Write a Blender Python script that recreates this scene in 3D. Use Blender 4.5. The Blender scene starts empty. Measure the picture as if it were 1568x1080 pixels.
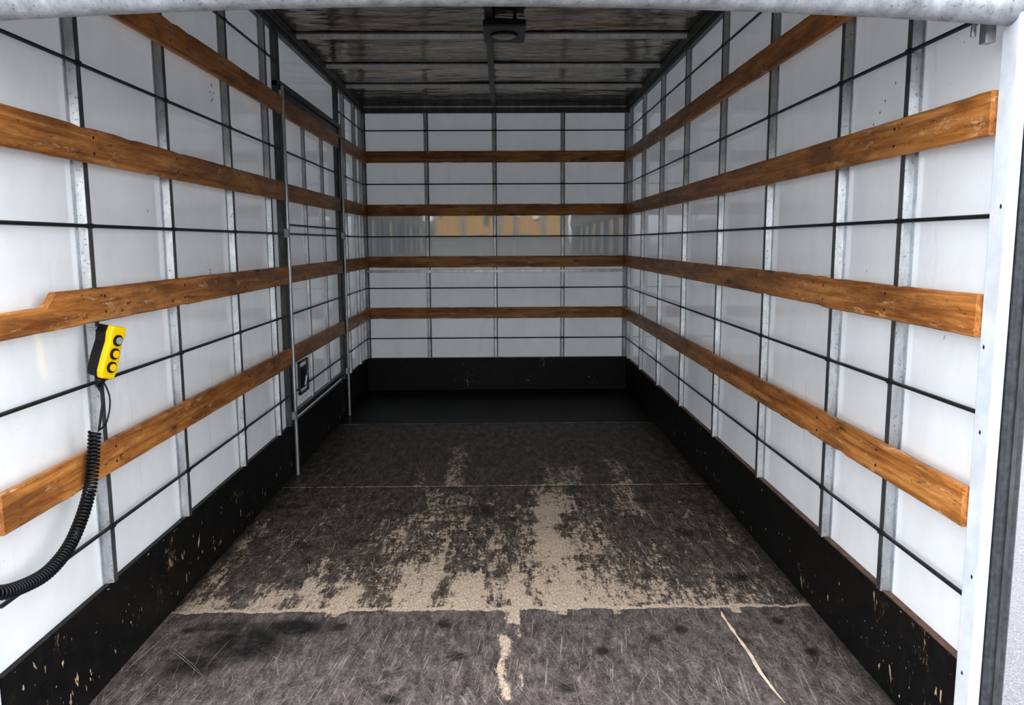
import bpy, math, random
import numpy as np
from mathutils import Vector, Matrix
random.seed(7); np.random.seed(7)
S=bpy.context.scene
S.view_settings.view_transform='Standard'
S.view_settings.look='None'
S.view_settings.exposure=0.0
S.view_settings.gamma=.86

# ---------------------------------------------------------------- dimensions
XL,XR=-1.238,1.162
YB=7.385; YF=1.862
ZC=2.57
KZ=0.298

# ---------------------------------------------------------------- node helpers
class NT:
    def __init__(s,name):
        s.mat=bpy.data.materials.new(name); s.mat.use_nodes=True
        s.t=s.mat.node_tree; s.t.nodes.clear()
        s.out=s.t.nodes.new('ShaderNodeOutputMaterial')
    def n(s,typ,**kw):
        nd=s.t.nodes.new(typ)
        for k,v in kw.items(): setattr(nd,k,v)
        return nd
    def pos(s,scale=(1,1,1),loc=(0,0,0)):
        tc=s.n('ShaderNodeTexCoord')
        mp=s.n('ShaderNodeMapping'); mp.inputs['Scale'].default_value=scale; mp.inputs['Location'].default_value=loc
        s.t.links.new(tc.outputs['Object'],mp.inputs['Vector']); return mp.outputs['Vector']
    def noise(s,vec,scale=1,detail=4,rough=.6,dist=0):
        nd=s.n('ShaderNodeTexNoise'); s.t.links.new(vec,nd.inputs['Vector'])
        nd.inputs['Scale'].default_value=scale; nd.inputs['Detail'].default_value=detail
        nd.inputs['Roughness'].default_value=rough; nd.inputs['Distortion'].default_value=dist
        return nd.outputs['Fac']
    def math(s,op,a,b=0.0,clamp=False):
        nd=s.n('ShaderNodeMath',operation=op,use_clamp=clamp)
        for i,v in enumerate((a,b)):
            if hasattr(v,'is_output'): s.t.links.new(v,nd.inputs[i])
            else: nd.inputs[i].default_value=v
        return nd.outputs[0]
    def ramp(s,fac,stops):
        nd=s.n('ShaderNodeValToRGB'); s.t.links.new(fac,nd.inputs[0])
        el=nd.color_ramp.elements
        while len(el)<len(stops): el.new(.5)
        for e,(p,c) in zip(el,stops):
            e.position=p; e.color=(c,c,c,1) if isinstance(c,(int,float)) else (c[0],c[1],c[2],1)
        return nd.outputs[0]
    def mix(s,fac,a,b,blend='MIX'):
        nd=s.n('ShaderNodeMix',data_type='RGBA',blend_type=blend)
        for k,v in ((0,fac),(6,a),(7,b)):
            if hasattr(v,'is_output'): s.t.links.new(v,nd.inputs[k])
            else: nd.inputs[k].default_value=v if k==0 else (v[0],v[1],v[2],1)
        return nd.outputs[2]
    def bump(s,h,strength=.3,dist=.01):
        nd=s.n('ShaderNodeBump'); nd.inputs['Strength'].default_value=strength; nd.inputs['Distance'].default_value=dist
        s.t.links.new(h,nd.inputs['Height']); return nd.outputs[0]
    def bsdf(s,color,rough=.5,metal=0.0,normal=None,spec=.5,coat=0.0):
        nd=s.n('ShaderNodeBsdfPrincipled')
        for k,v in (('Base Color',color),('Roughness',rough),('Metallic',metal),('Specular IOR Level',spec),('Coat Weight',coat)):
            if hasattr(v,'is_output'): s.t.links.new(v,nd.inputs[k])
            else: nd.inputs[k].default_value=(v[0],v[1],v[2],1) if k=='Base Color' else v
        if coat: nd.inputs['Coat Roughness'].default_value=.02
        if normal is not None: s.t.links.new(normal,nd.inputs['Normal'])
        return nd.outputs[0]
    def done(s,sh):
        s.t.links.new(sh,s.out.inputs['Surface']); return s.mat

def mat_panel(name,base,transl,rough,spec=.5,tcol=None,coat=0.0):
    m=NT(name)
    d=m.noise(m.pos((1,1,.6)),3,5,.65)
    dirt=m.ramp(d,[(.3,(base[0]*.88,base[1]*.88,base[2]*.87)),(.62,base)])
    sp=m.noise(m.pos((1,1,1),(3,1,2)),38,2,.5)
    spk=m.ramp(sp,[(.765,0),(.79,1)])
    col=m.mix(m.math('MULTIPLY',spk,.6),dirt,(.25,.22,.2))
    st=m.noise(m.pos((5,5,.9),(1,2,5)),2.2,5,.7)
    col=m.mix(m.ramp(st,[(.60,0),(.74,.35)]),col,(.52,.53,.53))
    nb=m.bump(m.noise(m.pos((1,1,1)),2.2,2,.5),.08,.02)
    p=m.bsdf(col,rough,0,nb,spec,coat)
    if transl>0:
        tr=m.n('ShaderNodeBsdfTranslucent'); tr.inputs[0].default_value=(tcol or (.85,.9,.95))+(1,)
        mx=m.n('ShaderNodeMixShader'); mx.inputs[0].default_value=transl
        m.t.links.new(p,mx.inputs[1]); m.t.links.new(tr.outputs[0],mx.inputs[2]); p=mx.outputs[0]
    return m.done(p)
def mat_galv(name,a=(.30,.32,.33),b=(.55,.57,.58),rough=.42,metal=.75):
    m=NT(name)
    v=m.noise(m.pos((6,6,2)),4,5,.7)
    v2=m.noise(m.pos((30,30,30)),4,2,.5)
    c=m.ramp(v,[(.3,a),(.7,b)])
    c=m.mix(m.ramp(v2,[(.62,0),(.72,.6)]),c,(.12,.10,.08))
    return m.done(m.bsdf(c,rough,metal,m.bump(v2,.1,.002)))
def mat_simple(name,c,rough=.5,metal=0.0,var=.25,scale=30,spec=.5):
    m=NT(name)
    v=m.noise(m.pos(),scale,4,.6)
    cc=m.ramp(v,[(.3,tuple(x*(1-var) for x in c)),(.7,tuple(min(1,x*(1+var*.5)) for x in c))])
    return m.done(m.bsdf(cc,rough,metal,None,spec))
def mat_wood(name,axis):
    m=NT(name)
    sc=(34,1.3,34) if axis=='y' else (1.3,34,34)
    sl=(9,2.0,9) if axis=='y' else (2.0,9,9)
    kn=(9,2.6,9) if axis=='y' else (2.6,9,9)
    g=m.noise(m.pos(sc),1,8,.75,.8)
    l=m.noise(m.pos(sl),1,5,.7,.3)
    c=m.ramp(g,[(.28,(.12,.040,.011)),(.42,(.36,.135,.034)),(.55,(.57,.25,.07)),(.72,(.74,.40,.15))])
    c=m.mix(m.ramp(l,[(.36,.75),(.56,0)]),c,(.15,.052,.016))
    vo=m.n('ShaderNodeTexVoronoi'); vo.inputs['Scale'].default_value=1.0
    m.t.links.new(m.pos(kn),vo.inputs['Vector'])
    c=m.mix(m.ramp(vo.outputs['Distance'],[(.06,.92),(.11,.3),(.2,0)]),c,(.02,.008,.005))
    s=m.noise(m.pos(tuple(x*2.2 for x in sl),(5,2,1)),1.5,7,.8)
    c=m.mix(m.ramp(s,[(.58,0),(.65,.7)]),c,(.76,.48,.25))
    s2=m.noise(m.pos(tuple(x*3.2 for x in sl),(1,8,4)),1.5,6,.8)
    c=m.mix(m.ramp(s2,[(.58,0),(.65,.8)]),c,(.05,.022,.011))
    return m.done(m.bsdf(c,.42,0,m.bump(g,.4,.004),.4))

TR=.055
M_panel=mat_panel('white_grp_panel',(.87,.88,.89),TR,.07,.8)
M_panelb=mat_panel('white_grp_back_panel',(.82,.84,.84),TR,.08)
M_panelg=mat_panel('glossy_back_panel',(.34,.36,.35),.03,.03,.9,None,1.0)
M_galv=mat_galv('galvanised_steel',(.34,.36,.38),(.66,.68,.70),.36,.75)
M_face=mat_galv('shaded_galvanised_face',(.07,.075,.08),(.22,.23,.24),.38,.6)  # darker copy of the galvanised steel, dark reflection painted into its colour
M_bow=mat_galv('zinc_roof_bow',(.60,.59,.56),(.88,.87,.84),.5,.2)
M_galvd=mat_galv('dark_galvanised_steel',(.05,.052,.055),(.14,.145,.15),.4,.6)
M_rod=mat_simple('black_rod_steel',(.03,.032,.035),.4,.3,.4,20)
M_woody=mat_wood('varnished_timber_long','y'); M_woodx=mat_wood('varnished_timber_cross','x')
M_chip=mat_simple('bare_wood_chip',(.50,.37,.26),.7,0,.4,25)
M_blue=mat_simple('blue_paint_mark',(.05,.2,.42),.6)
M_pink=mat_simple('pink_ink_mark',(.75,.08,.30),.5)
M_cream=mat_simple('cream_filler',(.85,.68,.54),.65,0,.3,30)
M_white=mat_simple('white_painted_steel',(.68,.71,.75),.35,0,.14,14)
M_rubber=mat_simple('grey_rubber_seal',(.05,.053,.06),.55,0,.5,60)
M_yellow=mat_simple('yellow_plastic',(.90,.60,.003),.35,0,.08,10)
M_black=mat_simple('black_plastic',(.008,.008,.010),.35,0,.3,30,.3)
M_grey=mat_simple('grey_button',(.35,.36,.36),.4)
M_lens=mat_simple('frosted_lens',(.35,.35,.33),.3)

def mat_black_paint(name):
    m=NT(name)
    a=m.noise(m.pos((1,1,.45)),60,8,.85)
    b=m.noise(m.pos((1,1,1),(3,3,3)),4,4,.6)
    f=m.math('ADD',a,m.math('MULTIPLY',m.math('SUBTRACT',b,.5),.7))
    c=m.ramp(m.noise(m.pos(),14,6,.75),[(.3,(.003,.003,.0035)),(.6,(.009,.0085,.008)),(.75,(.03,.025,.022))])
    c=m.mix(m.ramp(f,[(.68,0),(.72,1)]),c,(.33,.23,.155))
    return m.done(m.bsdf(c,.45,0,m.bump(a,.3,.003),.22))
M_kick=mat_black_paint('chipped_black_paint')
def mat_mat():
    m=NT('black_floor_sheet')
    c=m.ramp(m.noise(m.pos((1,1,1)),12,5,.7),[(.3,(.002,.002,.0025)),(.75,(.008,.0075,.0075))])
    return m.done(m.bsdf(c,.45,0,m.bump(m.noise(m.pos((20,4,1)),3,4),.1,.004),.15))
M_mat=mat_mat()
def mat_ceiling():
    m=NT('roof_skin_painted_reflection')
    a=m.noise(m.pos((.9,3.2,1)),1.6,4,.6,.8)
    c=m.ramp(a,[(.3,(.10,.08,.055)),(.5,(.25,.20,.13)),(.62,(.40,.27,.14)),(.75,(.55,.48,.38))])  # brown and pale streaks paint reflections into the roof skin colour
    return m.done(m.bsdf(c,.14,.85,m.bump(m.noise(m.pos((1,2.5,1)),2.2,3,.5),.8,.03)))
M_ceil=mat_ceiling()

def mat_floor():
    m=NT('worn_plywood_floor')
    at=m.n('ShaderNodeAttribute',attribute_name='wear')
    sep=m.n('ShaderNodeSeparateColor'); m.t.links.new(at.outputs['Color'],sep.inputs[0])
    wear,stain_and_edge,sec=sep.outputs[0],sep.outputs[1],sep.outputs[2]
    b1=m.noise(m.pos((12,4.0,1)),2,8,.9)
    fine=m.noise(m.pos((70,26,1)),2,6,.85)
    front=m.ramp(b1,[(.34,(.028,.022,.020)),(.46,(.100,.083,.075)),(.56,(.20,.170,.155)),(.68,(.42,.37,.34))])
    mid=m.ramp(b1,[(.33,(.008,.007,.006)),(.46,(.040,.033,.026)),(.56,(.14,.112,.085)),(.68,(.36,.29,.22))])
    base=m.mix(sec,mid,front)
    for i,(rot,sc,th,a) in enumerate(((.12,(130,4,1),.61,.55),(-.35,(110,5,1),.64,.5),(1.0,(90,6,1),.67,.45),(.5,(140,7,1),.66,.45))):
        mp=m.n('ShaderNodeMapping'); tc=m.n('ShaderNodeTexCoord')
        mp.vector_type='POINT'; mp.inputs['Rotation'].default_value=(0,0,rot)
        m.t.links.new(tc.outputs['Object'],mp.inputs['Vector'])
        mp2=m.n('ShaderNodeMapping'); mp2.inputs['Scale'].default_value=sc; mp2.inputs['Location'].default_value=(i*3.1,i*1.7,0)
        m.t.links.new(mp.outputs[0],mp2.inputs['Vector'])
        s=m.noise(mp2.outputs[0],1,3,.6)
        base=m.mix(m.math('MULTIPLY',m.ramp(s,[(th,0),(th+.06,a)]),m.math('ADD',m.math('MULTIPLY',sec,.7),.3)),base,(.50,.45,.40))
    sp=m.noise(m.pos((1,1,1),(9,4,0)),75,5,.8)
    base=m.mix(m.ramp(sp,[(.60,0),(.66,.8)]),base,(.56,.50,.44))
    sp2=m.noise(m.pos((1,1,1),(2,4,7)),46,7,.85)
    dk=m.ramp(sp2,[(.56,0),(.63,.85)])
    base=m.mix(dk,base,(.010,.009,.008))
    n1=m.noise(m.pos((24,3.6,1)),1.7,10,.85,0)
    n2=m.noise(m.pos((5,2.2,1),(2,7,0)),1.5,3,.6)
    n3=m.noise(m.pos((1,.7,1),(2,7,0)),30,9,.9)
    f=m.math('ADD',m.math('MULTIPLY',m.math('SUBTRACT',n1,.5),1.8),m.math('MULTIPLY',m.math('SUBTRACT',n2,.5),.45))
    f=m.math('ADD',f,m.math('MULTIPLY',m.math('SUBTRACT',n3,.5),2.0))
    f=m.math('ADD',f,m.math('ADD',m.math('MULTIPLY',wear,.70),.27))
    mask=m.ramp(f,[(.64,0),(.70,.75),(.85,1)])
    wood=m.ramp(fine,[(.3,(.28,.205,.14)),(.45,(.55,.43,.325)),(.58,(.78,.65,.52)),(.7,(.90,.80,.70))])
    wood=m.mix(m.math('MULTIPLY',dk,.45),wood,(.10,.075,.055))
    c=m.mix(mask,base,wood)
    c=m.mix(m.math('MULTIPLY',stain_and_edge,m.ramp(m.noise(m.pos((1,1,1)),14,6,.8),[(.35,.55),(.55,1)])),c,(.010,.009,.009))
    r=m.ramp(fine,[(.3,.30),(.7,.6)])
    return m.done(m.bsdf(c,r,0,m.bump(m.math('ADD',fine,mask),.25,.003),m.math('ADD',m.math('MULTIPLY',sec,.3),.15)))
M_floor=mat_floor()

# ---------------------------------------------------------------- mesh builder
class MB:
    def __init__(s): s.v=[];s.f=[];s.m=[];s.mats=[]
    def mi(s,mat):
        if mat not in s.mats: s.mats.append(mat)
        return s.mats.index(mat)
    def add(s,vs,fs,mat):
        o=len(s.v); s.v+= [tuple(x) for x in vs]; k=s.mi(mat)
        for f in fs: s.f.append(tuple(i+o for i in f)); s.m.append(k)
    def box(s,lo,hi,mat,ch=0.0,M=None):
        x0,y0,z0=lo;x1,y1,z1=hi
        vs=[(x0,y0,z0),(x1,y0,z0),(x1,y1,z0),(x0,y1,z0),(x0,y0,z1),(x1,y0,z1),(x1,y1,z1),(x0,y1,z1)]
        if M is not None: vs=[M@Vector(v) for v in vs]
        s.add(vs,[(0,3,2,1),(4,5,6,7),(0,1,5,4),(1,2,6,5),(2,3,7,6),(3,0,4,7)],mat)
    def prism(s,prof,path_axis,a,b,mat):
        n=len(prof);vs=[]
        for t in (a,b):
            for p in prof:
                vs.append({'x':(t,p[0],p[1]),'y':(p[0],t,p[1]),'z':(p[0],p[1],t)}[path_axis])
        fs=[(i,(i+1)%n,(i+1)%n+n,i+n) for i in range(n)]+[tuple(range(n))[::-1],tuple(range(n,2*n))]
        s.add(vs,fs,mat)
    def tube(s,pts,r,mat,seg=8,cap=True):
        pts=[Vector(p) for p in pts];n=len(pts);vs=[];prev=None
        for i,p in enumerate(pts):
            d=(pts[min(i+1,n-1)]-pts[max(i-1,0)]).normalized()
            if prev is None: u=d.orthogonal().normalized()
            else: u=(prev-d*prev.dot(d)).normalized()
            prev=u; w=d.cross(u)
            rr=r[i] if isinstance(r,(list,tuple)) else r
            for k in range(seg):
                a=2*math.pi*k/seg; vs.append(p+u*math.cos(a)*rr+w*math.sin(a)*rr)
        fs=[(i*seg+k,i*seg+(k+1)%seg,(i+1)*seg+(k+1)%seg,(i+1)*seg+k) for i in range(n-1) for k in range(seg)]
        if cap: fs+=[tuple(range(seg))[::-1],tuple(range((n-1)*seg,n*seg))]
        s.add(vs,fs,mat)
    def obj(s,name,parent=None,smooth=False,bevel=0,seg=2):
        me=bpy.data.meshes.new(name); me.from_pydata(s.v,[],s.f)
        for m in s.mats: me.materials.append(m)
        me.polygons.foreach_set('material_index',s.m)
        if smooth: me.polygons.foreach_set('use_smooth',[True]*len(s.f))
        me.update(); o=bpy.data.objects.new(name,me); S.collection.objects.link(o)
        if bevel:
            b=o.modifiers.new('bevel','BEVEL'); b.width=bevel; b.segments=seg; b.limit_method='ANGLE'
        if parent: o.parent=parent
        return o
def empty(name,loc=(0,0,0)):
    o=bpy.data.objects.new(name,None); S.collection.objects.link(o); o.location=loc; o.empty_display_size=.1; return o

# ---------------------------------------------------------------- camera
cam=bpy.data.cameras.new('camera'); co=bpy.data.objects.new('camera',cam); S.collection.objects.link(co)
th,ps,r=.1354,.0137,-.0052
fw=Vector((math.sin(ps)*math.cos(th),math.cos(ps)*math.cos(th),-math.sin(th)))
rt=Vector((math.cos(ps),-math.sin(ps),0)); up=rt.cross(fw)
r2=rt*math.cos(r)+up*math.sin(r); u2=-rt*math.sin(r)+up*math.cos(r)
Mx=Matrix((r2,u2,-fw)).transposed().to_4x4(); Mx.translation=(0,0,1.3441)
co.matrix_world=Mx
cam.sensor_width=36; cam.lens=36*1239.96/1568; cam.clip_start=.05; cam.clip_end=500
S.camera=co

# ---------------------------------------------------------------- shell
def quad(name,vs,mat,parent=None):
    b=MB(); b.add(vs,[(0,1,2,3)],mat); return b.obj(name,parent)
DY=(4.60,6.24)
b=MB()
for y0,y1,z0,z1 in ((YF,DY[0],0,ZC),(DY[1],YB,0,ZC),(DY[0],DY[1],0,KZ+.03),(DY[0],DY[1],2.19,ZC)):
    b.add([(XL,y0,z0),(XL,y1,z0),(XL,y1,z1),(XL,y0,z1)],[(0,1,2,3)],M_panel)
for x,y,z,n in ((XL+.0008,3.48,1.22,7),(XL+.0008,3.62,1.98,9),(XL+.0008,3.15,1.73,4)):
    for _ in range(n):
        yy=y+random.gauss(0,.02); zz=z+random.gauss(0,.03); w=random.uniform(.002,.006); h=random.uniform(.002,.012)
        b.add([(x,yy-w,zz),(x,yy,zz+h),(x,yy+w,zz+h*.3),(x,yy,zz-h*.6)],[(0,1,2,3)],M_rod)
b.obj('wall_left')
b=MB()
b.add([(XR,YF,0),(XR,YB,0),(XR,YB,ZC),(XR,YF,ZC)],[(0,1,2,3)],M_panel)
for y,z in ((2.44,1.80),(2.53,1.73),(2.50,1.76),(2.57,1.70)):
    x=XR-.0008; b.add([(x,y-.004,z),(x,y,z+.006),(x,y+.004,z+.001),(x,y+.001,z-.005)],[(0,1,2,3)],M_pink)
b.obj('wall_right')
b=MB()
for z0,z1,m in ((0,1.17,M_panelb),(1.17,1.63,M_panelg),(1.63,ZC,M_panelb)):
    b.add([(XL,YB,z0),(XR,YB,z0),(XR,YB,z1),(XL,YB,z1)],[(0,1,2,3)],m)
b.obj('wall_back')
b=MB()
b.box((XL,YF-.02,ZC),(XR,YB,ZC+.03),M_ceil)
b.obj('ceiling')
b=MB()
bows=[2.0,2.74,3.50,4.26,5.01,5.83,6.55]
for y in bows:
    b.prism([(y-.014,ZC-.001),(y-.012,ZC-.028),(y+.012,ZC-.028),(y+.014,ZC-.001)],'x',XL+.03,XR-.03,M_bow)
    b.prism([(y+.014,ZC-.001),(y+.014,ZC-.006),(y+.06,ZC-.006),(y+.06,ZC-.001)],'x',XL+.03,XR-.03,M_galvd)
    b.prism([(y-.05,ZC-.001),(y-.05,ZC-.005),(y-.014,ZC-.005),(y-.014,ZC-.001)],'x',XL+.03,XR-.03,M_galvd)
b.box((-.075,2.0,ZC-.034),(-.035,YB-.05,ZC-.008),M_galvd)
for x0,x1 in ((XL,XL+.045),(XR-.045,XR)):
    b.box((x0,YF,ZC-.05),(x1,YB,ZC-.001),M_galvd)
b.obj('roof_bow_frame',bevel=.002,seg=1)

# ---------------------------------------------------------------- wall frames
RODZ=[.4785,.9364,1.3982,1.8606,2.325]
def hat_post_side(b,x,sgn,y,z0,z1,w=.024,d=.026,fl=.022):
    pr=[(x,y-w/2-fl),(x+sgn*.003,y-w/2-fl),(x+sgn*.003,y-w/2-.007),(x+sgn*d,y-w/2),(x+sgn*d,y+w/2),(x+sgn*.003,y+w/2+.004),(x+sgn*.003,y+w/2+fl),(x,y+w/2+fl)]
    if sgn<0: pr=pr[::-1]
    b.prism(pr,'z',z0,z1,M_galv)
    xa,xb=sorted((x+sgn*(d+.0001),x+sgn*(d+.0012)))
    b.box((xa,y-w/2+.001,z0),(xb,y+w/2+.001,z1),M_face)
def hat_post_back(b,x,y,z0,z1,w=.022,d=.024,fl=.01):
    pr=[(x-w/2-fl,y),(x-w/2-fl,y-.003),(x-w/2-.003,y-.003),(x-w/2,y-d),(x+w/2,y-d),(x+w/2+.003,y-.003),(x+w/2+fl,y-.003),(x+w/2+fl,y)]
    b.prism(pr,'z',z0,z1,M_galv)
    b.box((x+w/2+.001,y-.016,z0),(x+w/2+.006,y-.003,z1),M_rod)
def frame_side(x,sgn,ys,skip=None):
    b=MB()
    for y in ys: hat_post_side(b,x+sgn*.0005,sgn,y,KZ,ZC-.05)
    rx=x+sgn*.027
    for z in RODZ:
        segs=[(YF+.01,YB-.03)] if not skip else [(YF+.01,skip[0]),(skip[1],YB-.03)]
        for a,c in segs:
            b.tube([(rx,a,z),(rx,c,z)],.0058,M_rod)
        for y in ys:
            b.box((x+sgn*.02 if sgn>0 else x-.0335,y-.013,z-.007),(x+.0335 if sgn>0 else x-.02,y+.013,z+.007),M_rod)
    b.box((min(x,x+sgn*.03),YF,2.49),(max(x,x+sgn*.03),YB,2.52),M_galvd)
    return b
LY=[2.4355,3.053,3.76,4.38,6.52,7.0,7.3]
RY=[2.3133,2.7638,3.4949,4.2594,5.08,5.84,6.58,7.23]
frame_side(XL,1,LY,DY).obj('steel_wall_frame')
frame_side(XR,-1,RY).obj('steel_wall_frame.001')
b=MB()
BX=[XL+.03,-.6526,-.0467,.5626,XR-.03]
for x in BX: hat_post_back(b,x,YB-.0005,KZ,2.5)
for z in RODZ: b.tube([(XL+.02,YB-.028,z),(XR-.02,YB-.028,z)],.0058,M_rod)
for z in RODZ:
    for x in BX[1:-1]: b.box((x-.014,YB-.034,z-.008),(x+.014,YB-.02,z+.008),M_rod)
b.box((XL,YB-.03,2.475),(XR,YB,ZC-.001),M_galvd)
b.box((XL,YB-.036,2.52),(XR,YB-.03,2.535),M_galv)
b.box((XL+.03,YB-.03,1.075),(XR-.03,YB-.001,1.10),M_galv)
b.obj('steel_wall_frame.002',bevel=.001,seg=1)

# ---------------------------------------------------------------- timber rails
def rail(axis,fixed,sgn,a,c,z,h=.10,t=.022,notch=None):
    n=max(6,int((c-a)/.05)); vs=[];fs=[]
    rnd=random.Random(int(a*100)+int(z*1000)*7+sgn)
    e0=fixed+sgn*.0345; e1=fixed+sgn*(.0345+t)
    ch=.004
    for i in range(n+1):
        s=a+(c-a)*i/n
        j=lambda k=.0009:rnd.uniform(-k,k)
        top=z+h/2+j(); bot=z-h/2+j()
        nick=rnd.random()
        if nick<.03: top-=.004
        if nick>.97: bot+=.004
        if notch:
            if s<notch[0]-.03: top-=notch[1]
            elif s<notch[0]: top-=notch[1]; s=notch[0]-.006
        sec=[(e0,bot+ch),(e0,top-ch),(e0+sgn*ch,top),(e1-sgn*ch,top),(e1+j(.0008),top-ch),(e1+j(.0008),bot+ch),(e1-sgn*ch,bot),(e0+sgn*ch,bot)]
        for p,q in sec: vs.append((p,s,q) if axis=='y' else (s,p,q))
    for i in range(n):
        for k in range(8): fs.append((i*8+k,i*8+(k+1)%8,(i+1)*8+(k+1)%8,(i+1)*8+k))
    fs+=[tuple(range(8)),tuple(range(n*8,n*8+8))[::-1]]
    b=MB(); b.add(vs,fs,M_woody if axis=='y' else M_woodx)
    return b
import bmesh
def fixn(o):
    bm=bmesh.new(); bm.from_mesh(o.data); bmesh.ops.recalc_face_normals(bm,faces=bm.faces); bm.to_mesh(o.data); bm.free(); return o
WZ=[.707,1.168,1.628,2.092]
for i,z in enumerate(WZ):
    b=rail('y',XL,1,YF+.004,DY[0]-.035,z,notch=(2.165,.036) if i==1 else None)
    for y in LY[:4]:
        for dz in (-.022,.024): b.tube([(XL+.055,y,z+dz),(XL+.0575,y,z+dz)],.0045,M_rod,8)
    fixn(b.obj('wooden_lashing_rail'))
    fixn(rail('y',XL,1,DY[1]+.035,YB-.06,z).obj('wooden_lashing_rail'))
    cuts={0:[YF+.003,4.27,YB-.06],1:[YF+.003,2.78,YB-.06],2:[YF+.003,YB-.06],3:[YF+.003,YB-.06]}[i]
    for a,c in zip(cuts[:-1],cuts[1:]):
        b=rail('y',XR,-1,a+.001,c-.001,z+(.004 if a>2.5 else 0))
        for y in RY:
            if a<y<c:
                for dz in (-.022,.024): b.tube([(XR-.055,y,z+dz),(XR-.0575,y,z+dz)],.0045,M_rod,8)
        fixn(b.obj('wooden_lashing_rail'))
    b=rail('x',YB,-1,XL+.005,XR-.005,z+.004)
    for x in BX[1:-1]: b.tube([(x,YB-.055,z),(x,YB-.0575,z)],.0045,M_rod,8)
    fixn(b.obj('wooden_lashing_rail'))

# ---------------------------------------------------------------- side door (left)
D=empty('door_1',(XL,(DY[0]+DY[1])/2,0))
def rel(o,p=D):
    o.parent=p; o.matrix_parent_inverse=Matrix.Translation(-p.location); return o
b=MB()
dx=XL+.001
b.add([(dx,DY[0],KZ+.03),(dx,DY[1],KZ+.03),(dx,DY[1],2.19),(dx,DY[0],2.19)],[(0,1,2,3)],M_panel)
rel(b.obj('leaf_panel'))
b=MB()
for y in (DY[0]+.14,5.2,5.72): hat_post_side(b,dx+.001,1,y,KZ+.03,2.19,.018,.018,.012)
for z in RODZ[:4]+[1.45]:
    b.tube([(dx+.023,DY[0]+.06,z),(dx+.023,DY[1]-.04,z)],.006,M_rod)
b.box((dx+.002,DY[0]+.04,2.15),(dx+.03,DY[1]-.04,2.185),M_galvd)
b.box((dx+.002,DY[0]+.04,KZ+.035),(dx+.03,DY[1]-.04,KZ+.065),M_galvd)
for y in (DY[0]+.035,DY[1]-.06): b.box((dx+.002,y,KZ+.03),(dx+.026,y+.02,2.19),M_galvd)
for z in WZ:
    b.box((dx+.026,DY[0]+.06,z-.048),(dx+.044,DY[1]-.06,z+.048),M_woody)
rel(b.obj('leaf_frame'))
b=MB()
y=4.82
for q in ((.44,.45),(.63,.64)): b.box((dx+.02,y-.02,q[0]),(dx+.034,y+.20,q[1]),M_galvd)
for q in (y-.02,y+.19): b.box((dx+.02,q,.44),(dx+.034,q+.012,.64),M_galvd)
b.box((dx+.02,y+.03,.47),(dx+.028,y+.16,.60),M_black)
b.tube([(dx+.045,y+.05,.49),(dx+.05,y+.07,.54),(dx+.045,y+.13,.58)],.008,M_galv)
rel(b.obj('latch'))
b=MB()
for y in DY:
    b.tube([(XL+.050,y,0.004),(XL+.050,y,2.2)],.011,M_galv,14)
    for z in (.36,1.4,2.15): b.box((XL+.004,y-.02,z-.025),(XL+.056,y+.02,z+.025),M_galv)
    b.box((XL+.001,y-.03,KZ),(XL+.034,y+.03,ZC-.05),M_galvd)
b.box((XL+.001,DY[0]-.03,2.195),(XL+.045,DY[1]+.03,2.225),M_galvd)
rel(b.obj('lock_poles',bevel=.002,seg=1))

# ---------------------------------------------------------------- baseboards
def chips(b,n,fn,mat,smin,smax,asp=(1,4)):
    for _ in range(n):
        c,e1,e2=fn()
        k=random.randint(7,12); L=smin+(smax-smin)*random.random()**2.6; A=random.uniform(*asp)
        vs=[]; rot=random.gauss(0,.2)
        for i in range(k):
            a=2*math.pi*i/k+random.uniform(-.2,.2); rr=random.uniform(.25,1)
            u=math.cos(a)*rr*L*A; v=math.sin(a)*rr*L
            u,v=u*math.cos(rot)-v*math.sin(rot),u*math.sin(rot)+v*math.cos(rot)
            vs.append(Vector(c)+Vector(e1)*u+Vector(e2)*v)
        b.add(vs,[tuple(range(k))],mat)
T=.018
for side,x,s in (('left',XL,1),('right',XR,-1)):
    b=MB(); b.box((min(x+s*.001,x+s*T),YF+.002,.0005),(max(x+s*.001,x+s*T),YB-.001,KZ),M_kick)
    xf=x+s*(T+.0006)
    def f():
        y=YF+.05+(YB-YF-.3)*random.random()**1.5
        z=min(KZ-.04,.035+abs(random.gauss(0,.10)))
        return (xf,y,z),(0,0,1),(0,1,0)
    chips(b,230 if s>0 else 120,f,M_chip,.0015,.010,(1.2,4))
    def g(): return (xf,random.uniform(YF+.05,YB-.5),KZ-.012),(0,1,0),(0,0,1)
    chips(b,30,g,M_chip,.0015,.005,(1,3))
    def h(): return (xf,random.uniform(2.15,2.45) if s<0 else random.uniform(2.3,3.0),random.uniform(.13,.2)),(0,1,0),(0,0,1)
    chips(b,6,h,M_blue,.003,.008,(1,2.5))
    if s<0:
        b.box((x-T-.003,YF+.005,KZ),(x-.001,YB-.02,KZ+.004),mat_simple('worn_edge_strip',(.16,.085,.06),.6,0,.5,20))
    b.obj('baseboard_'+side)
b=MB(); b.box((XL+T+.001,YB-T-.03,.0025),(XR-T-.001,YB-.001,KZ),M_kick)
def f(): return (random.uniform(XL+.1,XR-.1),YB-T-.0306,random.uniform(.03,KZ-.03)),(1,0,0),(0,0,1)
chips(b,10,f,M_chip,.002,.006,(1,3)); b.obj('baseboard_back')

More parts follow.
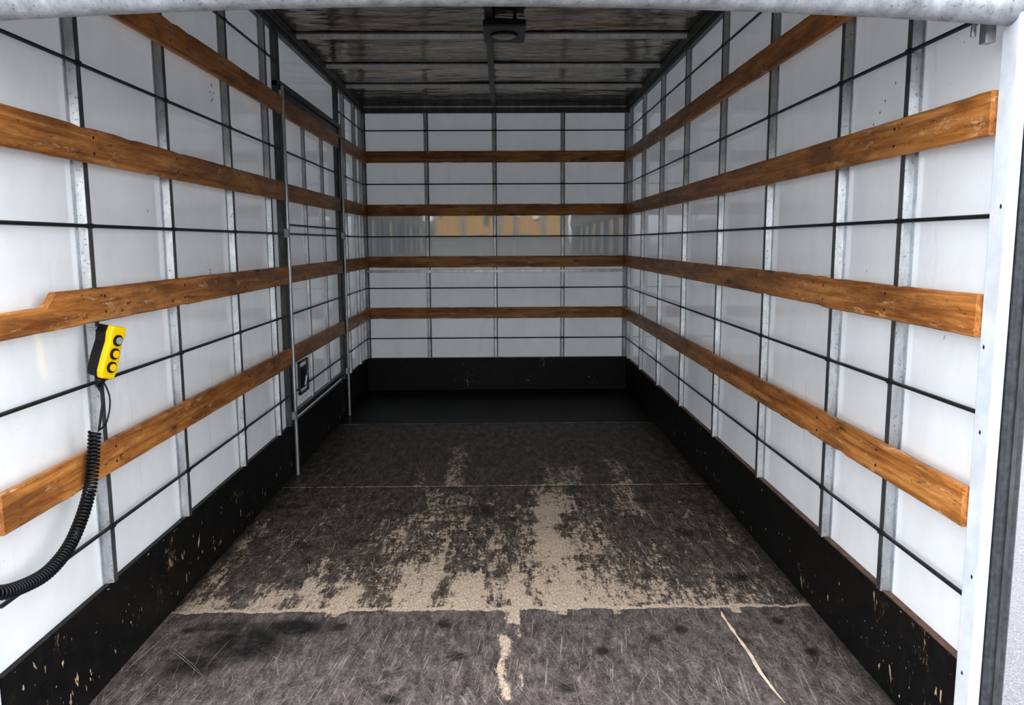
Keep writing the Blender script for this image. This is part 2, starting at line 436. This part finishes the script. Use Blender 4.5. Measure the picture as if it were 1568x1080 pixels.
# ---------------------------------------------------------------- floor
Y0=YF-.06; nx,ny=260,600
xs=np.linspace(XL,XR,nx); ys=np.linspace(Y0,5.94,ny)
GX,GY=np.meshgrid(xs,ys)
vs=np.stack([GX.ravel(),GY.ravel(),np.zeros(nx*ny)],1)
idx=np.arange(nx*ny).reshape(ny,nx)
F=np.stack([idx[:-1,:-1].ravel(),idx[:-1,1:].ravel(),idx[1:,1:].ravel(),idx[1:,:-1].ravel()],1)
me=bpy.data.meshes.new('floor'); me.from_pydata(vs.tolist(),[],F.tolist())
wear=np.zeros_like(GX); st=np.zeros_like(GX)
S1,S2,S3=2.835,4.372,5.937
def sm(a,b_,x): t=np.clip((x-a)/(b_-a),0,1); return t*t*(3-2*t)
in2=(GY>S1)&(GY<S2); in3=(GY>=S2); in1=GY<=S1
wear[in2]=(.22*np.exp(-((GY-S1)/.45)) +.16)[in2]
wear+=in2*.24*np.exp(-((GX-.05)/.65)**2)*np.exp(-((GY-S1-.1)/.9)**2)
wear[in3]=(.12*np.exp(-(GY-S2)/.4))[in3]
def patch(x0,x1,y0,y1,a,sx=.025,sy=.10):
    global wear
    xx=GX+.012*np.sin(GY*21+x0*40)+.008*np.sin(GY*47+x0*17)
    wear+=a*sm(x0-sx,x0+sx,xx)*(1-sm(x1-sx,x1+sx,xx))*sm(y0-.012,y0+.012,GY)*(1-sm(y1-sy,y1+sy,GY))
patch(.15,.31,S1,3.5,.34); patch(.16,.27,3.4,4.0,.3);patch(.15,.50,3.35,4.25,.22,.05,.15); patch(.17,.35,3.9,S2,.32)
patch(-.20,-.08,S1,3.12,.5); patch(.03,.09,S1,3.10,.6); patch(-.42,-.27,S1,3.3,.30); patch(-.30,-.24,3.0,3.7,.25,.015)
patch(-.66,-.56,S1,3.12,.45); patch(-.78,-.69,S1,3.1,.45); patch(-.96,-.84,S1,3.0,.45); patch(-1.14,-1.05,S1,2.95,.45)
patch(.31,.5,S1,3.2,.22); patch(.5,1.0,S1,3.02,.12); patch(-1.2,-1.13,S1,3.9,.25)
patch(-.42,-.14,3.8,4.32,.28,.05,.1); patch(.58,.72,3.85,S2,.34); patch(-.9,-.8,3.75,4.2,.2); patch(-.6,-.35,3.4,3.9,.15,.06)
patch(.63,.74,S2,4.95,.48); patch(-.33,-.22,S2,5.3,.50); patch(.24,.48,S2,4.8,.42); patch(-.5,-.42,S2,4.7,.36)
patch(-.06,0.0,3.2,4.3,.2,.02); patch(.08,.14,3.2,4.1,.15,.02)
for _ in range(34):
    x=random.uniform(-1.1,1.05); y=random.uniform(S1,4.1); patch(x,x+random.uniform(.012,.04),y,y+random.uniform(.1,.5),random.uniform(.12,.3),.010,.06)
wob=.006*np.sin(GX*23)+.004*np.sin(GX*57+1)+.003*np.sin(GX*131)
wear+=1.1*np.exp(-((GY-S1-.004-wob)/.011)**2)
wear+=.9*np.exp(-((GY-S2)/.006)**2)
wear+=in1*1.05*np.exp(-(((GX-.0+.01*np.sin(GY*19))/.022))**2)*sm(2.2,2.26,GY)*(1-sm(2.62,2.68,GY))
wear+=in1*.6*np.exp(-(((GX-.055)/.012))**2)*sm(2.25,2.3,GY)
wear+=in1*1.2*np.exp(-(((GX-.03)/.03))**2)*sm(2.70,2.74,GY)
for x in (.22,.42,.86,-.62): wear+=in1*.9*np.exp(-(((GX-x)/.03))**2)*sm(2.775,2.79,GY)
wear-=in1*.16
def spot(x,y,rx,ry,a=1):
    global st
    st=np.maximum(st,a*np.clip(1.7*np.exp(-((GX-x)/rx)**2-((GY-y)/ry)**2)-.25,0,1))
spot(-.88,2.60,.16,.14,1);spot(-.74,2.71,.13,.07,1);spot(-1.0,2.46,.11,.09,.9);spot(-.98,2.72,.12,.05,.8)
for x,y in ((-.57,2.71),(-.15,2.5),(.33,2.52),(.98,2.72),(1.02,2.5),(-.34,2.25),(.2,2.3),(.62,2.66),(-1.1,2.7)): spot(x,y,.03,.03,.9)
for x,y in ((-1.08,4.05),(-.55,3.95),(-.2,4.0),(.85,3.6),(.75,4.1),(-.9,3.5),(.95,3.1),(.3,3.7)): spot(x,y,.06,.05,.75)
spot(-.13,3.95,.14,.09,.85)
for _ in range(70): spot(random.uniform(XL,XR),random.uniform(Y0,5.8),random.uniform(.01,.03),random.uniform(.01,.04),random.uniform(.4,.9))
st=np.maximum(st,.75*np.exp(-((GX-XL)/.06)**2)*(GY>S1)); st=np.maximum(st,.7*np.exp(-((GX-XR)/.05)**2))  # floor colour darkens along both side edges, same mask as the stains
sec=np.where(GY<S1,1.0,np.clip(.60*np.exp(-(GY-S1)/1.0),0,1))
col=np.stack([np.clip(wear,-.2,1),np.clip(st,0,1),sec,np.ones_like(sec)],-1).reshape(-1,4)
ca=me.color_attributes.new('wear','FLOAT_COLOR','POINT'); ca.data.foreach_set('color',col.ravel().astype(np.float32))
me.materials.append(M_floor); me.update()
fl=bpy.data.objects.new('floor',me); S.collection.objects.link(fl)
b=MB()
def ribbon(pts,w,mat,z=.0007,taper=.15):
    vs=[];n=len(pts)
    for i,(x,y) in enumerate(pts):
        x2,y2=pts[min(i+1,n-1)];x1,y1=pts[max(i-1,0)];dx_,dy_=x2-x1,y2-y1;L=math.hypot(dx_,dy_) or 1
        ww=w*(taper if i in(0,n-1) else random.uniform(.4,1.1))/2
        vs+=[(x-dy_/L*ww,y+dx_/L*ww,z),(x+dy_/L*ww,y-dx_/L*ww,z)]
    b.add(vs,[(2*i,2*i+1,2*i+3,2*i+2) for i in range(n-1)],mat)
M_scrA=mat_simple('pale_scratch',(.46,.42,.38),.6,0,.3,40)
M_scrB=mat_simple('wood_scratch',(.60,.50,.40),.6,0,.4,40)
def scratch(x,y,L,ang,w,mat,curv=.05):
    n=9;pts=[];a=ang
    for i in range(n):
        pts.append((x,y)); x+=math.sin(a)*L/n; y+=math.cos(a)*L/n; a+=random.gauss(0,curv)
        if not(XL+.03<x<XR-.03): break
    if len(pts)>2: ribbon(pts,w,mat)
for _ in range(200):
    scratch(random.uniform(-1.1,1.1),random.uniform(Y0,2.5),random.uniform(.04,.30),random.gauss(0,.7),random.uniform(.0005,.0014),M_scrA)
for _ in range(110):
    y=S1+abs(random.gauss(0,.6)); x=random.gauss(.05,.55)
    if y<4.1: scratch(x,y,random.uniform(.05,.27),random.gauss(0,.25),random.uniform(.001,.003),M_scrB)
for _ in range(50):
    scratch(random.uniform(-1.1,1.1),random.uniform(4.4,5.5),random.uniform(.05,.35),random.gauss(0,.12),random.uniform(.001,.0022),M_scrB)
ribbon([(.80,2.80),(.795,2.76),(.797,2.72),(.80,2.66),(.802,2.61),(.805,2.57),(.808,2.52),(.81,2.47),(.808,2.42),(.808,2.37),(.812,2.32),(.815,2.28),(.825,2.2)],.013,M_cream)
ribbon([(XL+.03,S3-.004)]+[(XL+.03+i*.05,S3-.004+random.uniform(-.002,.002)) for i in range(1,46)]+[(XR-.03,S3-.004)],.016,M_scrB,.0026)
b.obj('scratches',fl)
b=MB(); b.box((XL,S3,-.02),(XR,YB,.002),M_mat); b.obj('far_sheet',fl)
b=MB(); b.box((XL-.02,Y0,-.06),(XR+.02,YB+.02,-.001),M_galvd); b.obj('deck',fl)

# ---------------------------------------------------------------- rear door frame
fr=empty('trim_1',(0,YF,0))
b=MB(); b.box((1.118,1.80,-.06),(1.145,YF,ZC+.05),M_white); b.box((1.14,1.81,-.06),(1.198,YF,ZC+.05),M_white)
for z,y in ((1.42,1.815),(.9,1.83),(.55,1.82),(1.1,1.84),(.3,1.83),(.2,1.815)):
    b.add([(1.1175,y,z),(1.1175,y+.006,z+.004),(1.1175,y+.008,z-.005),(1.1175,y+.002,z-.008)],[(0,1,2,3)],M_rod)
rel(b.obj('post_right',bevel=.004,seg=3),fr)
b=MB(); b.box((-1.29,1.79,-.06),(-1.222,YF-.002,ZC+.05),M_white); rel(b.obj('post_left',bevel=.006,seg=3),fr)
b=MB(); b.prism([(1.147,1.81),(1.147,1.796),(1.152,1.786),(1.188,1.786),(1.197,1.796),(1.197,1.81)],'z',-.06,1.9,M_rubber)
b.prism([(1.164,1.7865),(1.164,1.781),(1.174,1.781),(1.174,1.7865)],'z',-.06,1.9,M_galvd)
rel(b.obj('rubber_seal'),fr)
b=MB()
b.tube([(1.118,1.895,1.84),(1.09,1.90,1.84),(1.075,1.90,1.825),(1.075,1.90,1.80)],.006,M_galv)
b.box((1.095,1.885,1.785),(1.118,1.91,1.845),M_galv)
rel(b.obj('bracket'),fr)
RS=empty('roller_shutter_door',(0,1.86,1.9))
b=MB(); pts=[]
for i in range(25):
    t=-1+2*i/24; pts.append((-.04+1.17*t,1.835,1.893-.040*t*t-.003*t))
b.tube(pts,.042,mat_galv('weathered_bottom_rail',(.26,.27,.29),(.56,.57,.60),.5,.35),24); rel(b.obj('bottom_rail',smooth=True),RS)
b=MB()
z=1.925
while z<ZC+.02:
    b.prism([(1.838,z),(1.832,z+.012),(1.832,z+.06),(1.838,z+.072),(1.846,z+.072),(1.846,z)],'x',XL+.02,1.115,M_white); z+=.073
rel(b.obj('curtain_slats'),RS)

# ---------------------------------------------------------------- ceiling lamp
LP=empty('ceiling_lamp',(.03,4.72,ZC-.03))
b=MB(); b.box((-.085,4.50,ZC-.085),(.145,4.88,ZC-.05),M_black); rel(b.obj('base',bevel=.006),LP)
b=MB(); b.tube([(.03,4.70,ZC-.085),(.03,4.70,ZC-.092),(.03,4.70,ZC-.098),(.03,4.70,ZC-.10)],[.068,.068,.055,.03],M_lens,28); rel(b.obj('lens',smooth=True),LP)
b=MB(); 
ring=[(.03+.072*math.cos(a*math.pi/16),4.70+.072*math.sin(a*math.pi/16),ZC-.09) for a in range(33)]
b.tube(ring,.006,M_rod,8); rel(b.obj('bezel'),LP)
b=MB(); 
for x in (-.03,.09): b.box((x-.01,4.7,ZC-.052),(x+.01,4.74,ZC-.001),M_galvd)
rel(b.obj('brackets'),LP)

# ---------------------------------------------------------------- remote pendant
RC=empty('remote_control_pendant',(-1.15,2.36,1.03))
ML=Matrix.Translation((-1.150,2.365,1.033))@Matrix.Rotation(math.radians(10),4,'Y')@Matrix.Rotation(math.radians(-16),4,'Z')@Matrix.Rotation(math.radians(-10),4,'X')
def loc_prism(prof,x0,x1,mat,name,bev):
    vs=[ML@Vector((x,p[0],p[1])) for x in (x0,x1) for p in prof]; n=len(prof)
    b=MB(); b.add(vs,[(i,(i+1)%n,(i+1)%n+n,i+n) for i in range(n)]+[tuple(range(n))[::-1],tuple(range(n,2*n))],mat)
    return rel(fixn(b.obj(name,bevel=bev,seg=3)),RC)
prof=[(-.024,-.078),(.024,-.078),(.031,-.058),(.030,-.01),(.026,.028),(.031,.056),(.027,.078),(-.027,.078),(-.031,.056),(-.026,.028),(-.030,-.01),(-.031,-.058)]
loc_prism([(p*.97,q*.97) for p,q in prof],-.034,.003,M_black,'back_shell',.005)
loc_prism(prof,.001,.022,M_yellow,'front_shell',.005)
b=MB()
for z in (-.042,-.002,.038):
    b.tube([ML@Vector((.020,0,z)),ML@Vector((.028,0,z))],.0165,M_black,20)
    b.tube([ML@Vector((.027,0,z)),ML@Vector((.032,0,z))],.011,M_yellow if z<.03 else M_grey,20)
rel(b.obj('buttons'),RC)
b=MB()
pt=[ML@Vector((-.006,0,-.076)),ML@Vector((-.006,0,-.092)),ML@Vector((-.006,0,-.106))]
b.tube(pt,[.015,.012,.008],M_black,14)
c=[pt[-1],Vector((-1.163,2.345,.90)),Vector((-1.165,2.335,.87)),Vector((-1.16,2.30,.815))]
def cr(P,n):
    out=[];Q=[P[0]]+P+[P[-1]]
    for i in range(1,len(Q)-2):
        for k in range(n):
            t=k/n;a,b_,c_,d=Q[i-1],Q[i],Q[i+1],Q[i+2]
            out.append(.5*((2*b_)+(c_-a)*t+(2*a-5*b_+4*c_-d)*t*t+(3*b_-a-3*c_+d)*t**3))
    return out+[P[-1]]
b.tube(cr(c,8),.0035,M_black,8)
b.tube(cr([pt[0]+Vector((-.01,0,.02)),Vector((-1.16,2.375,.90)),Vector((-1.16,2.35,.83)),Vector((-1.16,2.295,.812))],6),.0025,M_black,6)
core=cr([Vector(p) for p in ((-1.157,2.268,.815),(-1.154,2.215,.669),(-1.154,2.11,.562),(-1.157,2.00,.520),(-1.165,1.90,.520),(-1.175,1.80,.545),(-1.22,1.755,.59),(-1.256,1.765,.63))],12)
acc=[0]
for a,c_ in zip(core[:-1],core[1:]): acc.append(acc[-1]+(c_-a).length)
Ltot=acc[-1]; turns=int(Ltot/.0105); N=turns*10; hel=[]
u=None
for i in range(N+1):
    s=Ltot*i/N; k=max(0,min(len(acc)-2,int(np.searchsorted(acc,s))-1)); t=(s-acc[k])/max(1e-9,acc[k+1]-acc[k])
    p=core[k].lerp(core[k+1],t); d=(core[k+1]-core[k]).normalized()
    u=d.orthogonal().normalized() if u is None else (u-d*u.dot(d)).normalized(); w=d.cross(u)
    a=2*math.pi*i/10; hel.append(p+(u*math.cos(a)+w*math.sin(a))*.0145)
b.tube(hel,.0042,M_black,6)
rel(b.obj('coiled_cable',smooth=True),RC)
b=MB(); b.tube([(XL+.03,2.375,1.10),(-1.19,2.375,1.10),(-1.17,2.37,1.105)],.004,M_galv); rel(b.obj('hook'),RC)

# ---------------------------------------------------------------- outside
def mat_ground():
    m=NT('pale_asphalt')
    c=m.ramp(m.noise(m.pos(),110,4,.85),[(.3,(.06,.06,.062)),(.5,(.15,.15,.155)),(.7,(.32,.32,.33))])
    return m.done(m.bsdf(c,.85))
GZ=-.95
quad('ground',[(-60,-60,GZ),(60,-60,GZ),(60,60,GZ),(-60,60,GZ)],mat_ground())
def mat_leaf():
    m=NT('hedge_leaves'); c=m.ramp(m.noise(m.pos(),3,5,.8),[(.35,(.03,.05,.02)),(.6,(.17,.20,.09)),(.75,(.36,.36,.22))]); return m.done(m.bsdf(c,.8))
bm=bmesh.new(); n=120
rows=[]
for j,h in enumerate(np.linspace(0,1,10)):
    rows.append([bm.verts.new((-30+60*i/n,-24+random.uniform(-.5,.5)-(1.2*h*h),GZ+(3.4+.9*math.sin(i*.35)+random.uniform(-.5,.5))*h)) for i in range(n+1)])
for j in range(9):
    for i in range(n): bm.faces.new((rows[j][i],rows[j][i+1],rows[j+1][i+1],rows[j+1][i]))
me=bpy.data.meshes.new('hedge'); bm.to_mesh(me); bm.free(); me.materials.append(mat_leaf())
o=bpy.data.objects.new('hedge',me); S.collection.objects.link(o)
b=MB(); mo=mat_simple('orange_paint',(.95,.50,.06),.5); mgr=mat_simple('pale_chassis',(.3,.3,.27),.6)
z0,z1=GZ+2.5,GZ+3.35
rn=random.Random(3)
for i in range(26):
    x=-2.35+i*.18; b.prism([(x,-14),(x+.03,-13.95),(x+.10,-13.95),(x+.13,-14),(x+.18,-14),(x+.18,-14.1),(x,-14.1)],'z',z0,z1-rn.uniform(0,.5)*(i%5<2),mo)
b.box((-2.35,-16.4,z0),(2.33,-14.1,z1-.5),mo)
for x in (-2.4,-1.3,-.1,.5,1.5,2.28): b.box((x,-14.05,z0-.1),(x+.12,-13.93,z1+.1),mgr)
b.box((-2.5,-16.4,GZ+.95),(2.45,-14.1,GZ+2.48),mgr)
for x in (-1.9,-.8,1.6):
    for y in (-14.0,-16.0): b.tube([(x,y,GZ+.5),(x,y-.3,GZ+.5)],.5,M_black,20)
b.obj('orange_skip_trailer')

# ---------------------------------------------------------------- light
w=bpy.data.worlds.new('overcast_sky'); S.world=w; w.use_nodes=True
nt=w.node_tree; nt.nodes.clear()
o=nt.nodes.new('ShaderNodeOutputWorld'); bg=nt.nodes.new('ShaderNodeBackground'); tc=nt.nodes.new('ShaderNodeTexCoord')
no=nt.nodes.new('ShaderNodeTexNoise'); no.inputs['Scale'].default_value=2; rp=nt.nodes.new('ShaderNodeValToRGB')
rp.color_ramp.elements[0].color=(.84,.90,.98,1); rp.color_ramp.elements[1].color=(.98,.99,1,1)
nt.links.new(tc.outputs['Generated'],no.inputs['Vector']); nt.links.new(no.outputs[0],rp.inputs[0]); nt.links.new(rp.outputs[0],bg.inputs[0])
bg.inputs[1].default_value=4.9; nt.links.new(bg.outputs[0],o.inputs[0])
